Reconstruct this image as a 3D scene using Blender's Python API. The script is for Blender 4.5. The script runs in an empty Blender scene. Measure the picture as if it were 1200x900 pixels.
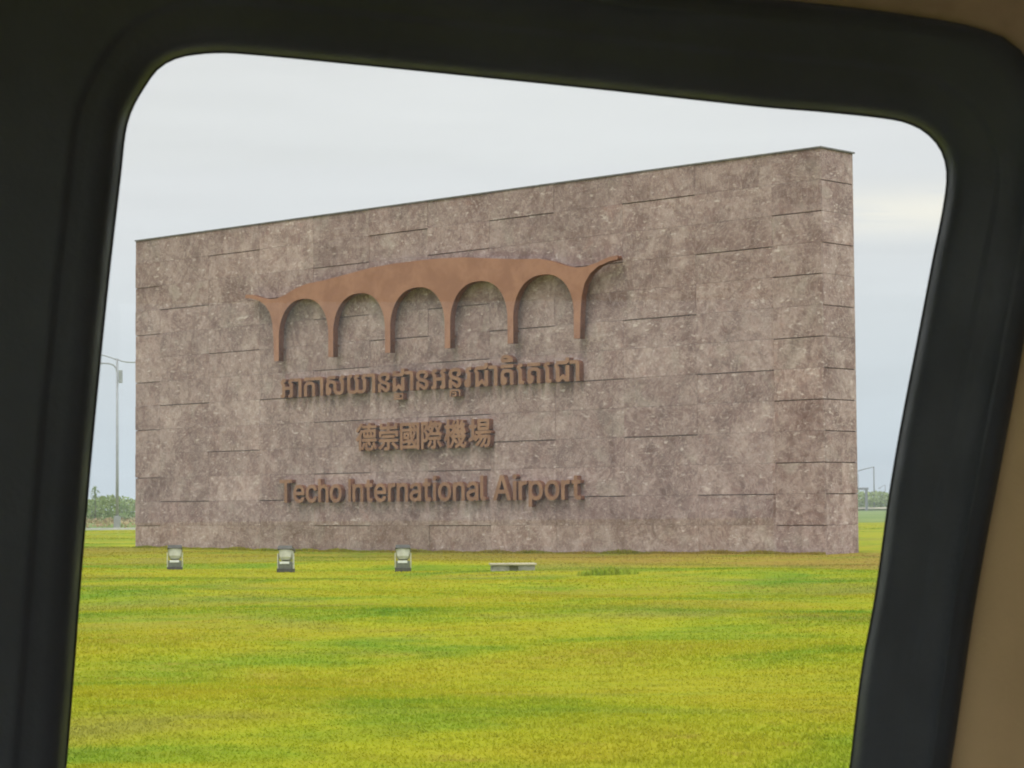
import bpy, bmesh, math, random
import numpy as np
from mathutils import Vector, Matrix

# ------------------------------------------------------------------ camera
SC = bpy.context.scene
COL = SC.collection
F, PITCH, ROLL, EYE = 2694.2, 0.05407, -0.007524, 1.5      # focal length in photo pixels, radians, metres
def ray(px, py):
    xr, ur = (px - 600) / F, (450 - py) / F
    cr, sr = math.cos(ROLL), math.sin(ROLL)
    x, u = xr*cr - ur*sr, xr*sr + ur*cr
    cp, sp = math.cos(PITCH), math.sin(PITCH)
    return Vector((x, cp - u*sp, sp + u*cp))
def at(px, py, depth):                                       # the point of a sight line at a given distance north
    r = ray(px, py)
    return r * (depth / r.y) + Vector((0, 0, EYE))
cam = bpy.data.cameras.new('camera')
cam.sensor_width = 36.0
cam.lens = F / 1200 * 36.0
cam.clip_start = 0.02
cam.clip_end = 12000
cam.dof.use_dof = True
cam.dof.focus_distance = 4.0
cam.dof.aperture_fstop = 32.0
cam_o = bpy.data.objects.new('camera', cam)
COL.objects.link(cam_o)
fwd = (ray(600, 450)).normalized()
right = (ray(601, 450) - ray(600, 450)).normalized()
up = right.cross(fwd)
cam_o.matrix_world = Matrix(((right.x, up.x, -fwd.x, 0), (right.y, up.y, -fwd.y, 0), (right.z, up.z, -fwd.z, EYE), (0, 0, 0, 1)))
SC.camera = cam_o

# ------------------------------------------------------------------ light
SUN_EL, SUN_DIR = 62.0, Vector((-0.62, -0.78, 0))            # overcast: one very soft sun, high, behind the viewer's left
SC.view_settings.view_transform = 'Standard'
SC.view_settings.look = 'None'
SC.view_settings.exposure = 0.0
SC.view_settings.gamma = 1.0
SC.view_settings.use_curve_mapping = False
SC.cycles.max_bounces = 8
SC.cycles.transparent_max_bounces = 12

class N:                                                     # small node helper
    def __init__(s, tree): s.t = tree; s.t.nodes.clear()
    def new(s, typ, ins=None, **props):
        n = s.t.nodes.new(typ)
        for k, v in props.items(): setattr(n, k, v)
        for k, v in (ins or {}).items(): s.put(n, k, v)
        return n
    def put(s, n, k, v):
        sock = n.inputs[k]
        if isinstance(v, bpy.types.NodeSocket): s.t.links.new(v, sock)
        elif isinstance(v, bpy.types.Node): s.t.links.new(v.outputs[0], sock)
        elif isinstance(v, tuple) and len(v) == 3 and sock.type == 'RGBA': sock.default_value = (*v, 1)
        else: sock.default_value = v
    def math(s, op, a, b=0.0, c=None, clamp=False):
        n = s.new('ShaderNodeMath', operation=op, use_clamp=clamp)
        s.put(n, 0, a); s.put(n, 1, b)
        if c is not None: s.put(n, 2, c)
        return n.outputs[0]
    def mix(s, fac, a, b, blend='MIX'):
        n = s.new('ShaderNodeMix', data_type='RGBA', blend_type=blend)
        n.clamp_factor = True
        s.put(n, 0, fac); s.put(n, 6, a); s.put(n, 7, b)
        return n.outputs[2]
    def ramp(s, fac, stops, interp='LINEAR'):
        n = s.new('ShaderNodeValToRGB', {'Fac': fac})
        cr = n.color_ramp; cr.interpolation = interp
        while len(cr.elements) < len(stops): cr.elements.new(0.5)
        for e, (p, c) in zip(cr.elements, stops):
            e.position = p; e.color = (*c, 1) if isinstance(c, tuple) else (c, c, c, 1)
        return n.outputs[0]
    def noise(s, vec, scale, detail=4.0, rough=0.55, dist=0.0):
        return s.new('ShaderNodeTexNoise', {'Vector': vec, 'Scale': scale, 'Detail': detail, 'Roughness': rough, 'Distortion': dist}).outputs[0]
    def scale(s, vec, v, loc=(0, 0, 0)):
        return s.new('ShaderNodeMapping', {'Vector': vec, 'Scale': v, 'Location': loc}).outputs[0]
    def srange(s, v, a, b, c=0.0, d=1.0):
        return s.new('ShaderNodeMapRange', {'Value': v, 'From Min': a, 'From Max': b, 'To Min': c, 'To Max': d}, interpolation_type='SMOOTHSTEP').outputs[0]

w = bpy.data.worlds.new('World'); SC.world = w; w.use_nodes = True
n = N(w.node_tree)
tc = n.new('ShaderNodeTexCoord').outputs['Generated']
sep = n.new('ShaderNodeSeparateXYZ', {0: tc})
z = sep.outputs[2]
sky = n.new('ShaderNodeTexSky', sky_type='NISHITA', sun_disc=False, sun_elevation=math.radians(SUN_EL),
            sun_rotation=math.atan2(SUN_DIR.x, SUN_DIR.y), air_density=1.0, dust_density=4.0, ozone_density=1.0)
zz = n.math('POWER', n.math('MAXIMUM', z, 0.0), 0.5)
base = n.ramp(zz, [(0.0, (5.3, 6.25, 6.9)), (0.14, (5.6, 6.5, 7.1)), (0.27, (6.5, 7.05, 7.35)), (0.36, (7.15, 7.4, 7.5)), (0.45, (7.55, 7.7, 7.65)), (0.70, (10.0, 10.4, 10.9)), (1.0, (12.6, 13.2, 13.9))])
cl = n.noise(n.scale(tc, (5.0, 5.0, 42.0), (0.3, 1.7, 0.2)), 1.0, 5.0, 0.5, 0.4)
base = n.mix(0.75, base, n.ramp(cl, [(0.30, 0.93), (0.5, 1.0), (0.7, 1.05)]), 'MULTIPLY')
dx = n.math('DIVIDE', n.math('SUBTRACT', sep.outputs[0], 0.185), 0.085)       # a thin brighter break in the overcast, low to the right
dz = n.math('DIVIDE', n.math('SUBTRACT', z, 0.1255), 0.0095)
d2 = n.math('ADD', n.math('MULTIPLY', dx, dx), n.math('MULTIPLY', dz, dz))
mask = n.math('MULTIPLY', n.math('EXPONENT', n.math('MULTIPLY', d2, -1.0)), n.math('GREATER_THAN', sep.outputs[1], 0.0))
streak = n.noise(n.scale(tc, (9.0, 9.0, 130.0)), 1.0, 4.0, 0.55, 0.3)
mask = n.math('MULTIPLY', mask, n.srange(streak, 0.30, 0.55, 0.25, 1.0))
base = n.mix(n.math('MULTIPLY', mask, 0.85), base, (9.2, 8.95, 7.9))
# unseen sky made brighter to the right and behind, to light the wall's end
lean = n.math('MULTIPLY', n.math('ADD', n.math('MULTIPLY', sep.outputs[0], 0.73), n.math('MULTIPLY', sep.outputs[1], -0.68)), n.srange(z, 0.10, 0.45))
lean = n.math('ADD', n.math('MULTIPLY', n.math('MAXIMUM', lean, 0.0), 1.9), 1.035)
cc = n.new('ShaderNodeCombineColor', {0: lean, 1: lean, 2: lean}).outputs[0]
mm = n.new('ShaderNodeMix', data_type='RGBA', blend_type='MULTIPLY'); mm.clamp_factor = True; mm.clamp_result = False
n.put(mm, 0, 1.0); n.put(mm, 6, base); n.put(mm, 7, cc); base = mm.outputs[2]
tot = n.mix(1.0, base, n.mix(1.0, sky, (0.06, 0.06, 0.06), 'MULTIPLY'), 'ADD')
bg = n.new('ShaderNodeBackground', {'Color': tot, 'Strength': 0.1})
n.new('ShaderNodeOutputWorld', {'Surface': bg})

sun = bpy.data.lights.new('sun', 'SUN')
sun.energy = 1.5; sun.angle = math.radians(15); sun.color = (1.0, 0.96, 0.90)
sun_o = bpy.data.objects.new('sun', sun); COL.objects.link(sun_o)
sd = SUN_DIR.normalized() * math.cos(math.radians(SUN_EL)) + Vector((0, 0, math.sin(math.radians(SUN_EL))))
sun_o.rotation_euler = sd.to_track_quat('Z', 'Y').to_euler()

# ------------------------------------------------------------------ helpers
def tag(o, label=None, cat=None, group=None, kind=None):
    for k, v in (('label', label), ('category', cat), ('group', group), ('kind', kind)):
        if v: o[k] = v
    return o
def link(name, me, m, parent=None):
    o = bpy.data.objects.new(name, me); COL.objects.link(o)
    if m: me.materials.clear(); me.materials.append(m)
    if parent: o.parent = parent
    return o
def empty(name, loc=(0, 0, 0), rz=0.0):
    o = bpy.data.objects.new(name, None); COL.objects.link(o)
    o.location = loc; o.rotation_euler = (0, 0, rz); o.empty_display_size = 0.3
    return o
def mesh(name, verts, faces, smooth=False):
    me = bpy.data.meshes.new(name)
    me.from_pydata([tuple(v) for v in verts], [], [tuple(f) for f in faces]); me.update()
    if smooth: me.polygons.foreach_set('use_smooth', [True]*len(me.polygons))
    return me
class MB:
    def __init__(s): s.v = []; s.f = []
    def box(s, a, b, taper=1.0):
        i = len(s.v); (x0, y0, z0), (x1, y1, z1) = a, b
        cx, cy = (x0+x1)/2, (y0+y1)/2
        t = lambda x, y: (cx+(x-cx)*taper, cy+(y-cy)*taper)
        s.v += [(x0, y0, z0), (x1, y0, z0), (x1, y1, z0), (x0, y1, z0)] + [(*t(x, y), z1) for x, y in ((x0, y0), (x1, y0), (x1, y1), (x0, y1))]
        s.f += [tuple(i+k for k in q) for q in ((3, 2, 1, 0), (4, 5, 6, 7), (0, 1, 5, 4), (1, 2, 6, 5), (2, 3, 7, 6), (3, 0, 4, 7))]
        return s
    def tube(s, pts, rad, seg=10):
        pts = [Vector(p) for p in pts]
        if not isinstance(rad, (list, tuple)): rad = [rad]*len(pts)
        i = len(s.v)
        for k, p in enumerate(pts):
            d = (pts[min(k+1, len(pts)-1)] - pts[max(k-1, 0)]).normalized()
            a = d.cross(Vector((0, 1, 0)) if abs(d.y) < 0.9 else Vector((1, 0, 0))).normalized(); b = d.cross(a)
            for q in range(seg):
                t = 2*math.pi*q/seg
                s.v.append(tuple(p + (a*math.cos(t) + b*math.sin(t))*rad[k]))
        for k in range(len(pts)-1):
            for q in range(seg):
                r = (q+1) % seg
                s.f.append((i+k*seg+q, i+k*seg+r, i+(k+1)*seg+r, i+(k+1)*seg+q))
        s.f.append(tuple(i+q for q in reversed(range(seg)))); s.f.append(tuple(i+(len(pts)-1)*seg+q for q in range(seg)))
        return s
    def build(s, name, m, parent=None, smooth=False, bevel=0.0):
        me = mesh(name, s.v, s.f, smooth)
        bm = bmesh.new(); bm.from_mesh(me)
        bmesh.ops.recalc_face_normals(bm, faces=bm.faces)
        if bevel: bmesh.ops.bevel(bm, geom=bm.edges[:], offset=bevel, segments=2, affect='EDGES', profile=0.6)
        bm.to_mesh(me); bm.free()
        if smooth and not bevel: me.polygons.foreach_set('use_smooth', [True]*len(me.polygons))
        return link(name, me, m, parent)
def fill_mesh(name, loops, depth, cx=0.0, cz=0.0, sc=1.0, sx=1.0):
    """closed outlines filled with holes and given a real thickness; x right, z up, front face at -depth"""
    c = bpy.data.curves.new('outline', 'CURVE'); c.dimensions = '2D'; c.fill_mode = 'BOTH'; c.extrude = depth/2
    for lp in loops:
        sp = c.splines.new('POLY'); sp.points.add(len(lp)-1); sp.use_cyclic_u = True
        for q, p in zip(sp.points, lp): q.co = (p[0]*sc*sx + cx, p[1]*sc + cz, 0, 1)
    o = bpy.data.objects.new('outline', c); COL.objects.link(o)
    dg = bpy.context.evaluated_depsgraph_get()
    me = bpy.data.meshes.new_from_object(o.evaluated_get(dg), depsgraph=dg)
    bpy.data.objects.remove(o); bpy.data.curves.remove(c)
    me.transform(Matrix(((1, 0, 0, 0), (0, 0, -1, -depth/2), (0, 1, 0, 0), (0, 0, 0, 1))))
    me.name = name
    return me

def material(name):
    m = bpy.data.materials.new(name); m.use_nodes = True
    n = N(m.node_tree)
    geo = n.new('ShaderNodeNewGeometry')
    oc = n.new('ShaderNodeTexCoord').outputs['Object']
    return m, n, geo.outputs['Position'], oc
def finish(n, col, rough=0.7, metal=0.0, bump=None, strength=0.3, dist=0.02, spec=0.5, normal=None):
    b = n.new('ShaderNodeBsdfPrincipled', {'Base Color': col, 'Roughness': rough, 'Metallic': metal, 'Specular IOR Level': spec})
    if bump is not None:
        n.put(b, 'Normal', n.new('ShaderNodeBump', {'Height': bump, 'Strength': strength, 'Distance': dist}))
    n.new('ShaderNodeOutputMaterial', {'Surface': b})
def plain(name, col, rough=0.6, metal=0.0, var=0.25, scale=6.0, bump=0.0, spec=0.5):
    m, n, pos, oc = material(name)
    f = n.noise(oc, scale, 5.0, 0.6)
    c = n.mix(n.srange(f, 0.3, 0.7), tuple(v*(1-var) for v in col), tuple(v*(1+var) for v in col))
    r = n.srange(n.noise(oc, scale*3), 0.2, 0.8, rough-0.08, rough+0.08)
    finish(n, c, r, metal, n.noise(oc, scale*25, 3.0) if bump else None, bump, 0.004, spec)
    return m

# ------------------------------------------------------------------ materials
WALL_O = (-15.401, 93.920); WALL_RZ = 0.81889 - math.pi/2
def stone_material():
    m, n, pos, oc = material('pink grey stone cladding')
    tint = n.new('ShaderNodeAttribute', attribute_name='block').outputs
    tv = n.new('ShaderNodeSeparateColor', {0: tint[0]}).outputs
    shift = n.new('ShaderNodeVectorMath', {0: oc, 1: n.new('ShaderNodeVectorMath', {0: tint[1], 1: (31.0, 17.0, 23.0)}, operation='MULTIPLY').outputs[0]}, operation='ADD').outputs[0]
    big = n.noise(shift, 0.55, 5.0, 0.62, 0.8)
    mid = n.noise(shift, 1.9, 6.0, 0.65, 1.4)
    fine = n.noise(shift, 11.0, 5.0, 0.65)
    turn = n.new('ShaderNodeVectorRotate', {'Vector': shift, 'Angle': n.math('MULTIPLY', tv[1], 3.14)}, rotation_type='Y_AXIS').outputs[0]
    streak = n.noise(n.scale(turn, (2.4, 1.5, 0.75)), 1.0, 6.0, 0.66, 1.2)
    col = n.ramp(n.math('ADD', n.math('MULTIPLY', big, 0.45), n.math('MULTIPLY', mid, 0.55)),
                 [(0.34, (0.180, 0.112, 0.096)), (0.43, (0.250, 0.172, 0.148)), (0.51, (0.320, 0.240, 0.210)), (0.60, (0.385, 0.305, 0.268)), (0.70, (0.470, 0.395, 0.350))])
    col = n.mix(n.math('MULTIPLY', n.srange(streak, 0.50, 0.57), 0.55), col, (0.205, 0.140, 0.122))
    col = n.mix(n.math('MULTIPLY', n.srange(n.noise(shift, 0.8, 3.0, 0.5, 0.5), 0.56, 0.72), 0.6), col, (0.365, 0.318, 0.268))
    col = n.mix(n.math('MULTIPLY', n.srange(n.noise(shift, 0.95, 4.0, 0.6, 1.0), 0.58, 0.74), 0.6), col, (0.285, 0.170, 0.142))
    run = n.noise(n.scale(oc, (1.0, 1.0, 0.8)), 0.62, 5.0, 0.62, 1.2)
    col = n.mix(1.0, col, n.ramp(run, [(0.36, (0.74, 0.70, 0.69)), (0.46, (0.95, 0.93, 0.92)), (0.54, (1.05, 1.05, 1.05)), (0.64, (1.24, 1.27, 1.27))]), 'MULTIPLY')
    smear = n.noise(n.scale(oc, (1.5, 1.5, 0.7)), 1.0, 6.0, 0.66, 1.4)
    col = n.mix(n.math('MULTIPLY', n.srange(smear, 0.57, 0.62), 0.5), col, (0.215, 0.135, 0.118))
    vein = n.noise(n.scale(turn, (1.2, 1.2, 2.6)), 1.0, 6.0, 0.7, 1.8)
    col = n.mix(n.math('MULTIPLY', n.srange(n.math('ABSOLUTE', n.math('SUBTRACT', vein, 0.5)), 0.026, 0.0), 0.6), col, (0.52, 0.45, 0.40))
    flecks = n.noise(n.scale(shift, (1.0, 1.0, 2.2)), 3.4, 5.0, 0.7)
    col = n.mix(n.math('MULTIPLY', n.srange(flecks, 0.585, 0.67), 0.8), col, (0.62, 0.55, 0.49))
    col = n.mix(1.0, col, n.ramp(fine, [(0.3, 0.80), (0.7, 1.18)]), 'MULTIPLY')
    col = n.mix(1.0, col, n.ramp(tv[0], [(0.0, (0.87, 0.85, 0.85)), (0.5, (1.0, 1.0, 1.0)), (1.0, (1.15, 1.15, 1.15))]), 'MULTIPLY')
    col = n.mix(1.0, col, (0.865, 0.820, 0.835), 'MULTIPLY')
    h = n.math('ADD', n.math('MULTIPLY', mid, 0.6), n.math('MULTIPLY', fine, 0.5))
    finish(n, col, 0.62, 0.0, h, 0.55, 0.05, 0.35)
    return m
def rust_material():
    m, n, pos, oc = material('weathered copper brown metal')
    a = n.noise(oc, 1.3, 5.0, 0.6, 0.5); b = n.noise(oc, 14.0, 4.0, 0.6)
    col = n.mix(n.srange(a, 0.35, 0.68), (0.275, 0.130, 0.078), (0.350, 0.176, 0.108))
    col = n.mix(n.math('MULTIPLY', n.srange(b, 0.5, 0.75), 0.35), col, (0.25, 0.118, 0.066))
    finish(n, col, 0.55, 0.15, b, 0.15, 0.01, 0.4)
    return m
def letter_material():
    m, n, pos, oc = material('dark bronze letter metal')
    a = n.noise(pos, 1.6, 5.0, 0.6, 0.5); b = n.noise(pos, 11.0, 4.0, 0.6)
    col = n.mix(n.srange(a, 0.35, 0.68), (0.225, 0.112, 0.058), (0.305, 0.165, 0.090))
    col = n.mix(n.math('MULTIPLY', n.srange(b, 0.5, 0.75), 0.4), col, (0.18, 0.095, 0.055))
    finish(n, col, 0.5, 0.15, b, 0.15, 0.01, 0.4)
    return m
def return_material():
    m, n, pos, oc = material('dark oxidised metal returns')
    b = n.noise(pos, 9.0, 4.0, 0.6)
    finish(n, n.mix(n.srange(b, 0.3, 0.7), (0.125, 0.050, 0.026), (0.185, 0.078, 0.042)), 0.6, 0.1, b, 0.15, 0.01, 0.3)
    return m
def turf_colour(n, pos):
    """yellow green lawn: broad bright, green and dried patches, finer mottling"""
    p = n.scale(pos, (0.72, 0.85, 0.0))
    big = n.noise(p, 0.085, 4.0, 0.55, 0.6)
    mid = n.noise(p, 0.38, 5.0, 0.6, 0.5)
    fin = n.noise(p, 2.6, 5.0, 0.65)
    vf = n.noise(p, 14.0, 4.0, 0.7)
    col = n.ramp(n.math('ADD', n.math('MULTIPLY', big, 0.55), n.math('MULTIPLY', mid, 0.45)),
                 [(0.40, (0.115, 0.205, 0.008)), (0.46, (0.180, 0.235, 0.008)), (0.51, (0.255, 0.268, 0.008)), (0.57, (0.280, 0.258, 0.009)), (0.63, (0.215, 0.245, 0.008))])
    dry = n.noise(p, 0.22, 5.0, 0.65, 0.8)
    col = n.mix(n.math('MULTIPLY', n.srange(n.math('ADD', n.math('MULTIPLY', dry, 0.6), n.math('MULTIPLY', fin, 0.4)), 0.53, 0.62), 0.55), col, (0.225, 0.170, 0.024))
    # the strip along the foot of the wall is dried out
    s = n.new('ShaderNodeSeparateXYZ', {0: pos}).outputs
    nx, ny = math.cos(0.81889), math.sin(0.81889)
    k = nx*9.5759 + ny*70.5738
    d = n.math('SUBTRACT', k, n.math('ADD', n.math('MULTIPLY', s[0], nx), n.math('MULTIPLY', s[1], ny)))
    d = n.math('ADD', d, n.math('MULTIPLY', n.math('SUBTRACT', dry, 0.5), 14.0))
    strip = n.math('MULTIPLY', n.srange(d, 15.0, 8.0), n.srange(d, -4.0, -1.0))
    col = n.mix(n.math('MULTIPLY', strip, n.math('MULTIPLY', n.srange(mid, 0.30, 0.60, 0.45, 0.95), n.srange(s[0], -9.0, 2.0, 0.45, 1.0))), col, (0.262, 0.186, 0.030))
    col = n.mix(1.0, col, n.ramp(fin, [(0.32, 0.80), (0.5, 1.0), (0.7, 1.10)]), 'MULTIPLY')
    col = n.mix(1.0, col, n.ramp(vf, [(0.3, 0.93), (0.7, 1.06)]), 'MULTIPLY')
    worn = n.noise(p, 0.16, 5.0, 0.6, 1.0)
    col = n.mix(n.math('MULTIPLY', n.srange(worn, 0.52, 0.66), 0.55), col, (0.195, 0.180, 0.035))
    far = n.srange(n.math('ADD', s[1], n.math('MULTIPLY', mid, 6.0)), 207.0, 212.0)     # beyond the lawn: rougher, darker field
    fcol = n.mix(n.srange(n.noise(pos, 0.06, 5.0), 0.35, 0.65), (0.120, 0.185, 0.050), (0.180, 0.225, 0.070))
    return n.mix(far, col, fcol), fin, vf
def turf_material():
    m, n, pos, oc = material('lawn ground')
    col, fin, vf = turf_colour(n, pos)
    finish(n, col, 0.95, 0.0, n.math('ADD', fin, n.math('MULTIPLY', vf, 0.4)), 0.5, 0.12, 0.1)
    return m
def blade_material():
    m, n, pos, oc = material('grass blades')
    col, fin, vf = turf_colour(n, pos)
    col = n.mix(1.0, col, (1.36, 1.36, 2.2), 'MULTIPLY')
    b = n.new('ShaderNodeBsdfPrincipled', {'Base Color': col, 'Roughness': 0.8, 'Specular IOR Level': 0.15})
    t = n.new('ShaderNodeBsdfTranslucent', {'Color': col})
    n.new('ShaderNodeOutputMaterial', {'Surface': n.new('ShaderNodeMixShader', {0: 0.45, 1: b, 2: t})})
    return m
def leaf_material(name, a, b, scale=0.25):
    m, n, pos, oc = material(name)
    col = n.mix(n.srange(n.noise(pos, scale, 5.0, 0.65), 0.36, 0.64), a, b)
    rnd = n.new('ShaderNodeNewGeometry').outputs['Random Per Island']
    col = n.mix(1.0, col, n.ramp(rnd, [(0.0, 0.85), (1.0, 1.3)]), 'MULTIPLY')
    d = n.new('ShaderNodeBsdfPrincipled', {'Base Color': col, 'Roughness': 0.7, 'Specular IOR Level': 0.2})
    t = n.new('ShaderNodeBsdfTranslucent', {'Color': col})
    n.new('ShaderNodeOutputMaterial', {'Surface': n.new('ShaderNodeMixShader', {0: 0.3, 1: d, 2: t})})
    return m
def glass_material():
    m, n, pos, oc = material('clear window glass')
    fr = n.new('ShaderNodeFresnel', {'IOR': 1.45})
    t = n.new('ShaderNodeBsdfTransparent', {'Color': (0.985, 0.99, 0.985)})
    g = n.new('ShaderNodeBsdfGlossy', {'Color': (1, 1, 1), 'Roughness': 0.0})
    n.new('ShaderNodeOutputMaterial', {'Surface': n.new('ShaderNodeMixShader', {0: fr, 1: t, 2: g})})
    return m
M = dict(
    stone=stone_material(), core=plain('dark mortar recess', (0.13, 0.09, 0.075), 0.9),
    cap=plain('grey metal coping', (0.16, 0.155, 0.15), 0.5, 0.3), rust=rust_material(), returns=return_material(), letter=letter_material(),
    turf=turf_material(), blade=blade_material(),
    black=plain('black moulded plastic', (0.048, 0.055, 0.068), 0.5, 0, 0.12, 9.0, 0.12, 0.4),
    rubber=plain('black rubber seal', (0.022, 0.022, 0.022), 0.7, 0, 0.1),
    beige=plain('beige pillar trim', (0.60, 0.435, 0.245), 0.75, 0, 0.05, 14.0, 0.1, 0.2),
    headliner=plain('brown headliner cloth', (0.46, 0.34, 0.26), 0.9, 0, 0.08, 30.0, 0.15, 0.1),
    carpet=plain('dark cabin carpet', (0.22, 0.20, 0.17), 0.95), paint=plain('vehicle paint', (0.35, 0.35, 0.36), 0.3),
    glass=glass_material(),
    pole=plain('galvanised pole grey', (0.26, 0.27, 0.27), 0.5, 0.2, 0.1, 2.0), dark_pole=plain('dark grey pole paint', (0.16, 0.17, 0.17), 0.6),
    housing=plain('pale grey lamp housing', (0.42, 0.42, 0.35), 0.5, 0, 0.12, 8.0), dark=plain('dark lamp metal', (0.045, 0.042, 0.040), 0.5),
    highlight=plain('bright steel lid', (0.62, 0.64, 0.60), 0.4, 0.0, 0.1), lens=plain('dark lamp lens', (0.05, 0.05, 0.055), 0.15),
    concrete=plain('grey concrete', (0.25, 0.235, 0.19), 0.9, 0, 0.3, 5.0, 0.3), pale_concrete=plain('pale concrete', (0.42, 0.41, 0.38), 0.9, 0, 0.15, 0.4),
    dust=plain('pale dusty roadway', (0.62, 0.55, 0.44), 0.9, 0, 0.1, 0.05),
    tan_concrete=plain('weathered tan concrete', (0.36, 0.32, 0.22), 0.9, 0, 0.25, 3.0, 0.4), gear=plain('mid grey gear box', (0.095, 0.10, 0.085), 0.5, 0, 0.2, 12.0),
    asphalt=plain('asphalt', (0.05, 0.05, 0.05), 0.95, 0, 0.2, 3.0),
    scrub=leaf_material('scrub leaves', (0.165, 0.235, 0.070), (0.250, 0.300, 0.110), 0.22),
    weed=leaf_material('dry weeds', (0.19, 0.18, 0.07), (0.40, 0.28, 0.17), 0.5),
    sprout=leaf_material('fresh grass clump', (0.20, 0.28, 0.02), (0.28, 0.33, 0.03), 3.0),
    bark=plain('grey bark', (0.12, 0.10, 0.08), 0.9),
)

# ------------------------------------------------------------------ setting
rng = np.random.default_rng(7)
def ground_mesh():
    xs = np.concatenate([[-6000, -2500, -900, -350, -150, -80], np.arange(-50, 50.1, 1.0), [80, 150, 350, 900, 2500, 6000]])
    ys = np.concatenate([[-300, -60, -20, -6], np.arange(5.2, 110.1, 0.8), [130, 160, 200, 260, 400, 700, 1200, 2500, 6000]])
    vs = []; fs = []
    for y in ys:
        for x in xs:
            zz = 0.0
            if 6 < y < 105 and abs(x) < 49:
                fade = min(1, (y-6)/8.0)
                zz = fade*(0.035*math.sin(0.41*x+0.23*y)+0.03*math.sin(0.19*x-0.37*y+1.3)+0.025*math.sin(0.83*y+0.3*x))-0.02
            vs.append((x, y, zz))
    W = len(xs)
    for j in range(len(ys)-1):
        for i in range(W-1): fs.append((j*W+i, j*W+i+1, (j+1)*W+i+1, (j+1)*W+i))
    return mesh('ground', vs, fs, True)
tag(link('ground', ground_mesh(), M['turf']), kind='structure')
tag(MB().box((-200, -3.2, -0.1), (200, 4.2, 0.004)).build('road', M['asphalt']), kind='structure')
tag(MB().box((-200, 4.2, -0.1), (200, 4.4, 0.13)).build('kerb', M['pale_concrete'], bevel=0.01), kind='structure')
tag(MB().box((-140, 187.2, -0.1), (-8, 188.6, 0.16)).build('path', M['pale_concrete']), kind='structure')

# far carriageway on its low bank, right of the wall
rd = MB()
xs = list(range(20, 421, 40))
for x0, x1 in zip(xs[:-1], xs[1:]): rd.box((x0, 690, -0.1), (x1, 704, 0.55), 1.0)
tag(rd.build('embankment', M['turf']), kind='structure')
tag(MB().box((20, 689.6, 0.56), (420, 703, 1.0)).build('far_road', M['dust']), kind='structure')

# ------------------------------------------------------------------ grass
def blades(name, m, count):
    """short turf, laid out so that near and far ground carry about as many blades for the eye"""
    nx, ny = math.cos(0.81889), math.sin(0.81889)
    d = 9.0*np.exp(rng.random(count)*math.log(180/9.0))
    u = rng.random(count)*2-1                                 # thinner to the sides
    x = np.sign(u)*np.where(np.abs(u) < 0.62, np.abs(u)/0.62*0.27, 0.27+(np.abs(u)-0.62)/0.38*0.45)*d
    along = -(x-9.5759)*math.sin(0.81889) + (d-70.5738)*math.cos(0.81889)
    keep = ((nx*x + ny*d) < nx*9.5759 + ny*70.5738 - 0.05) | (along < -0.05) | (along > 34.25)
    x, d = x[keep], d[keep]
    e = int(count*0.03)                                       # uncut fringe along the foot of the wall
    sl = rng.random(e)*34.2; off = 0.03 + 0.25*rng.random(e)**2
    fx = 9.5759 - math.sin(0.81889)*sl - nx*off; fd = 70.5738 + math.cos(0.81889)*sl - ny*off
    fringe = np.concatenate([np.zeros(len(x)), np.ones(e)])
    x = np.concatenate([x, fx]); d = np.concatenate([d, fd]); c = len(x)
    patch = 0.5+0.5*np.sin(0.9*x+0.4*np.sin(0.7*d))*np.sin(0.55*d+0.8*np.sin(0.5*x))
    h = (0.006+0.017*rng.random(c))*(0.6+0.8*patch) + fringe*0.11*rng.random(c)**2*(0.4+np.abs(np.sin(x*1.3)+np.sin(x*3.1))*0.5)
    wd = (0.006+0.006*rng.random(c))*np.maximum(1, 1+(d-12)/22)
    a = rng.random(c)*2*math.pi
    lx, ly = (rng.random(c)-0.5)*0.07, (rng.random(c)-0.5)*0.05
    fade = np.minimum(1, (d-6)/8)
    z0 = fade*(0.035*np.sin(0.41*x+0.23*d)+0.03*np.sin(0.19*x-0.37*d+1.3)+0.025*np.sin(0.83*d+0.3*x))-0.028
    v = np.empty((c, 3, 3))
    v[:, 0] = np.stack([x-np.cos(a)*wd, d-np.sin(a)*wd, z0], 1)
    v[:, 1] = np.stack([x+np.cos(a)*wd, d+np.sin(a)*wd, z0], 1)
    v[:, 2] = np.stack([x+lx, d+ly, z0+0.012+h], 1)
    me = bpy.data.meshes.new(name)
    me.vertices.add(c*3); me.vertices.foreach_set('co', v.ravel())
    me.loops.add(c*3); me.loops.foreach_set('vertex_index', np.arange(c*3, dtype=np.int32))
    me.polygons.add(c); me.polygons.foreach_set('loop_start', np.arange(0, c*3, 3, dtype=np.int32))
    me.update(calc_edges=True)
    return link(name, me, m)
tag(blades('grass', M['blade'], 780000), kind='stuff')

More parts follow.
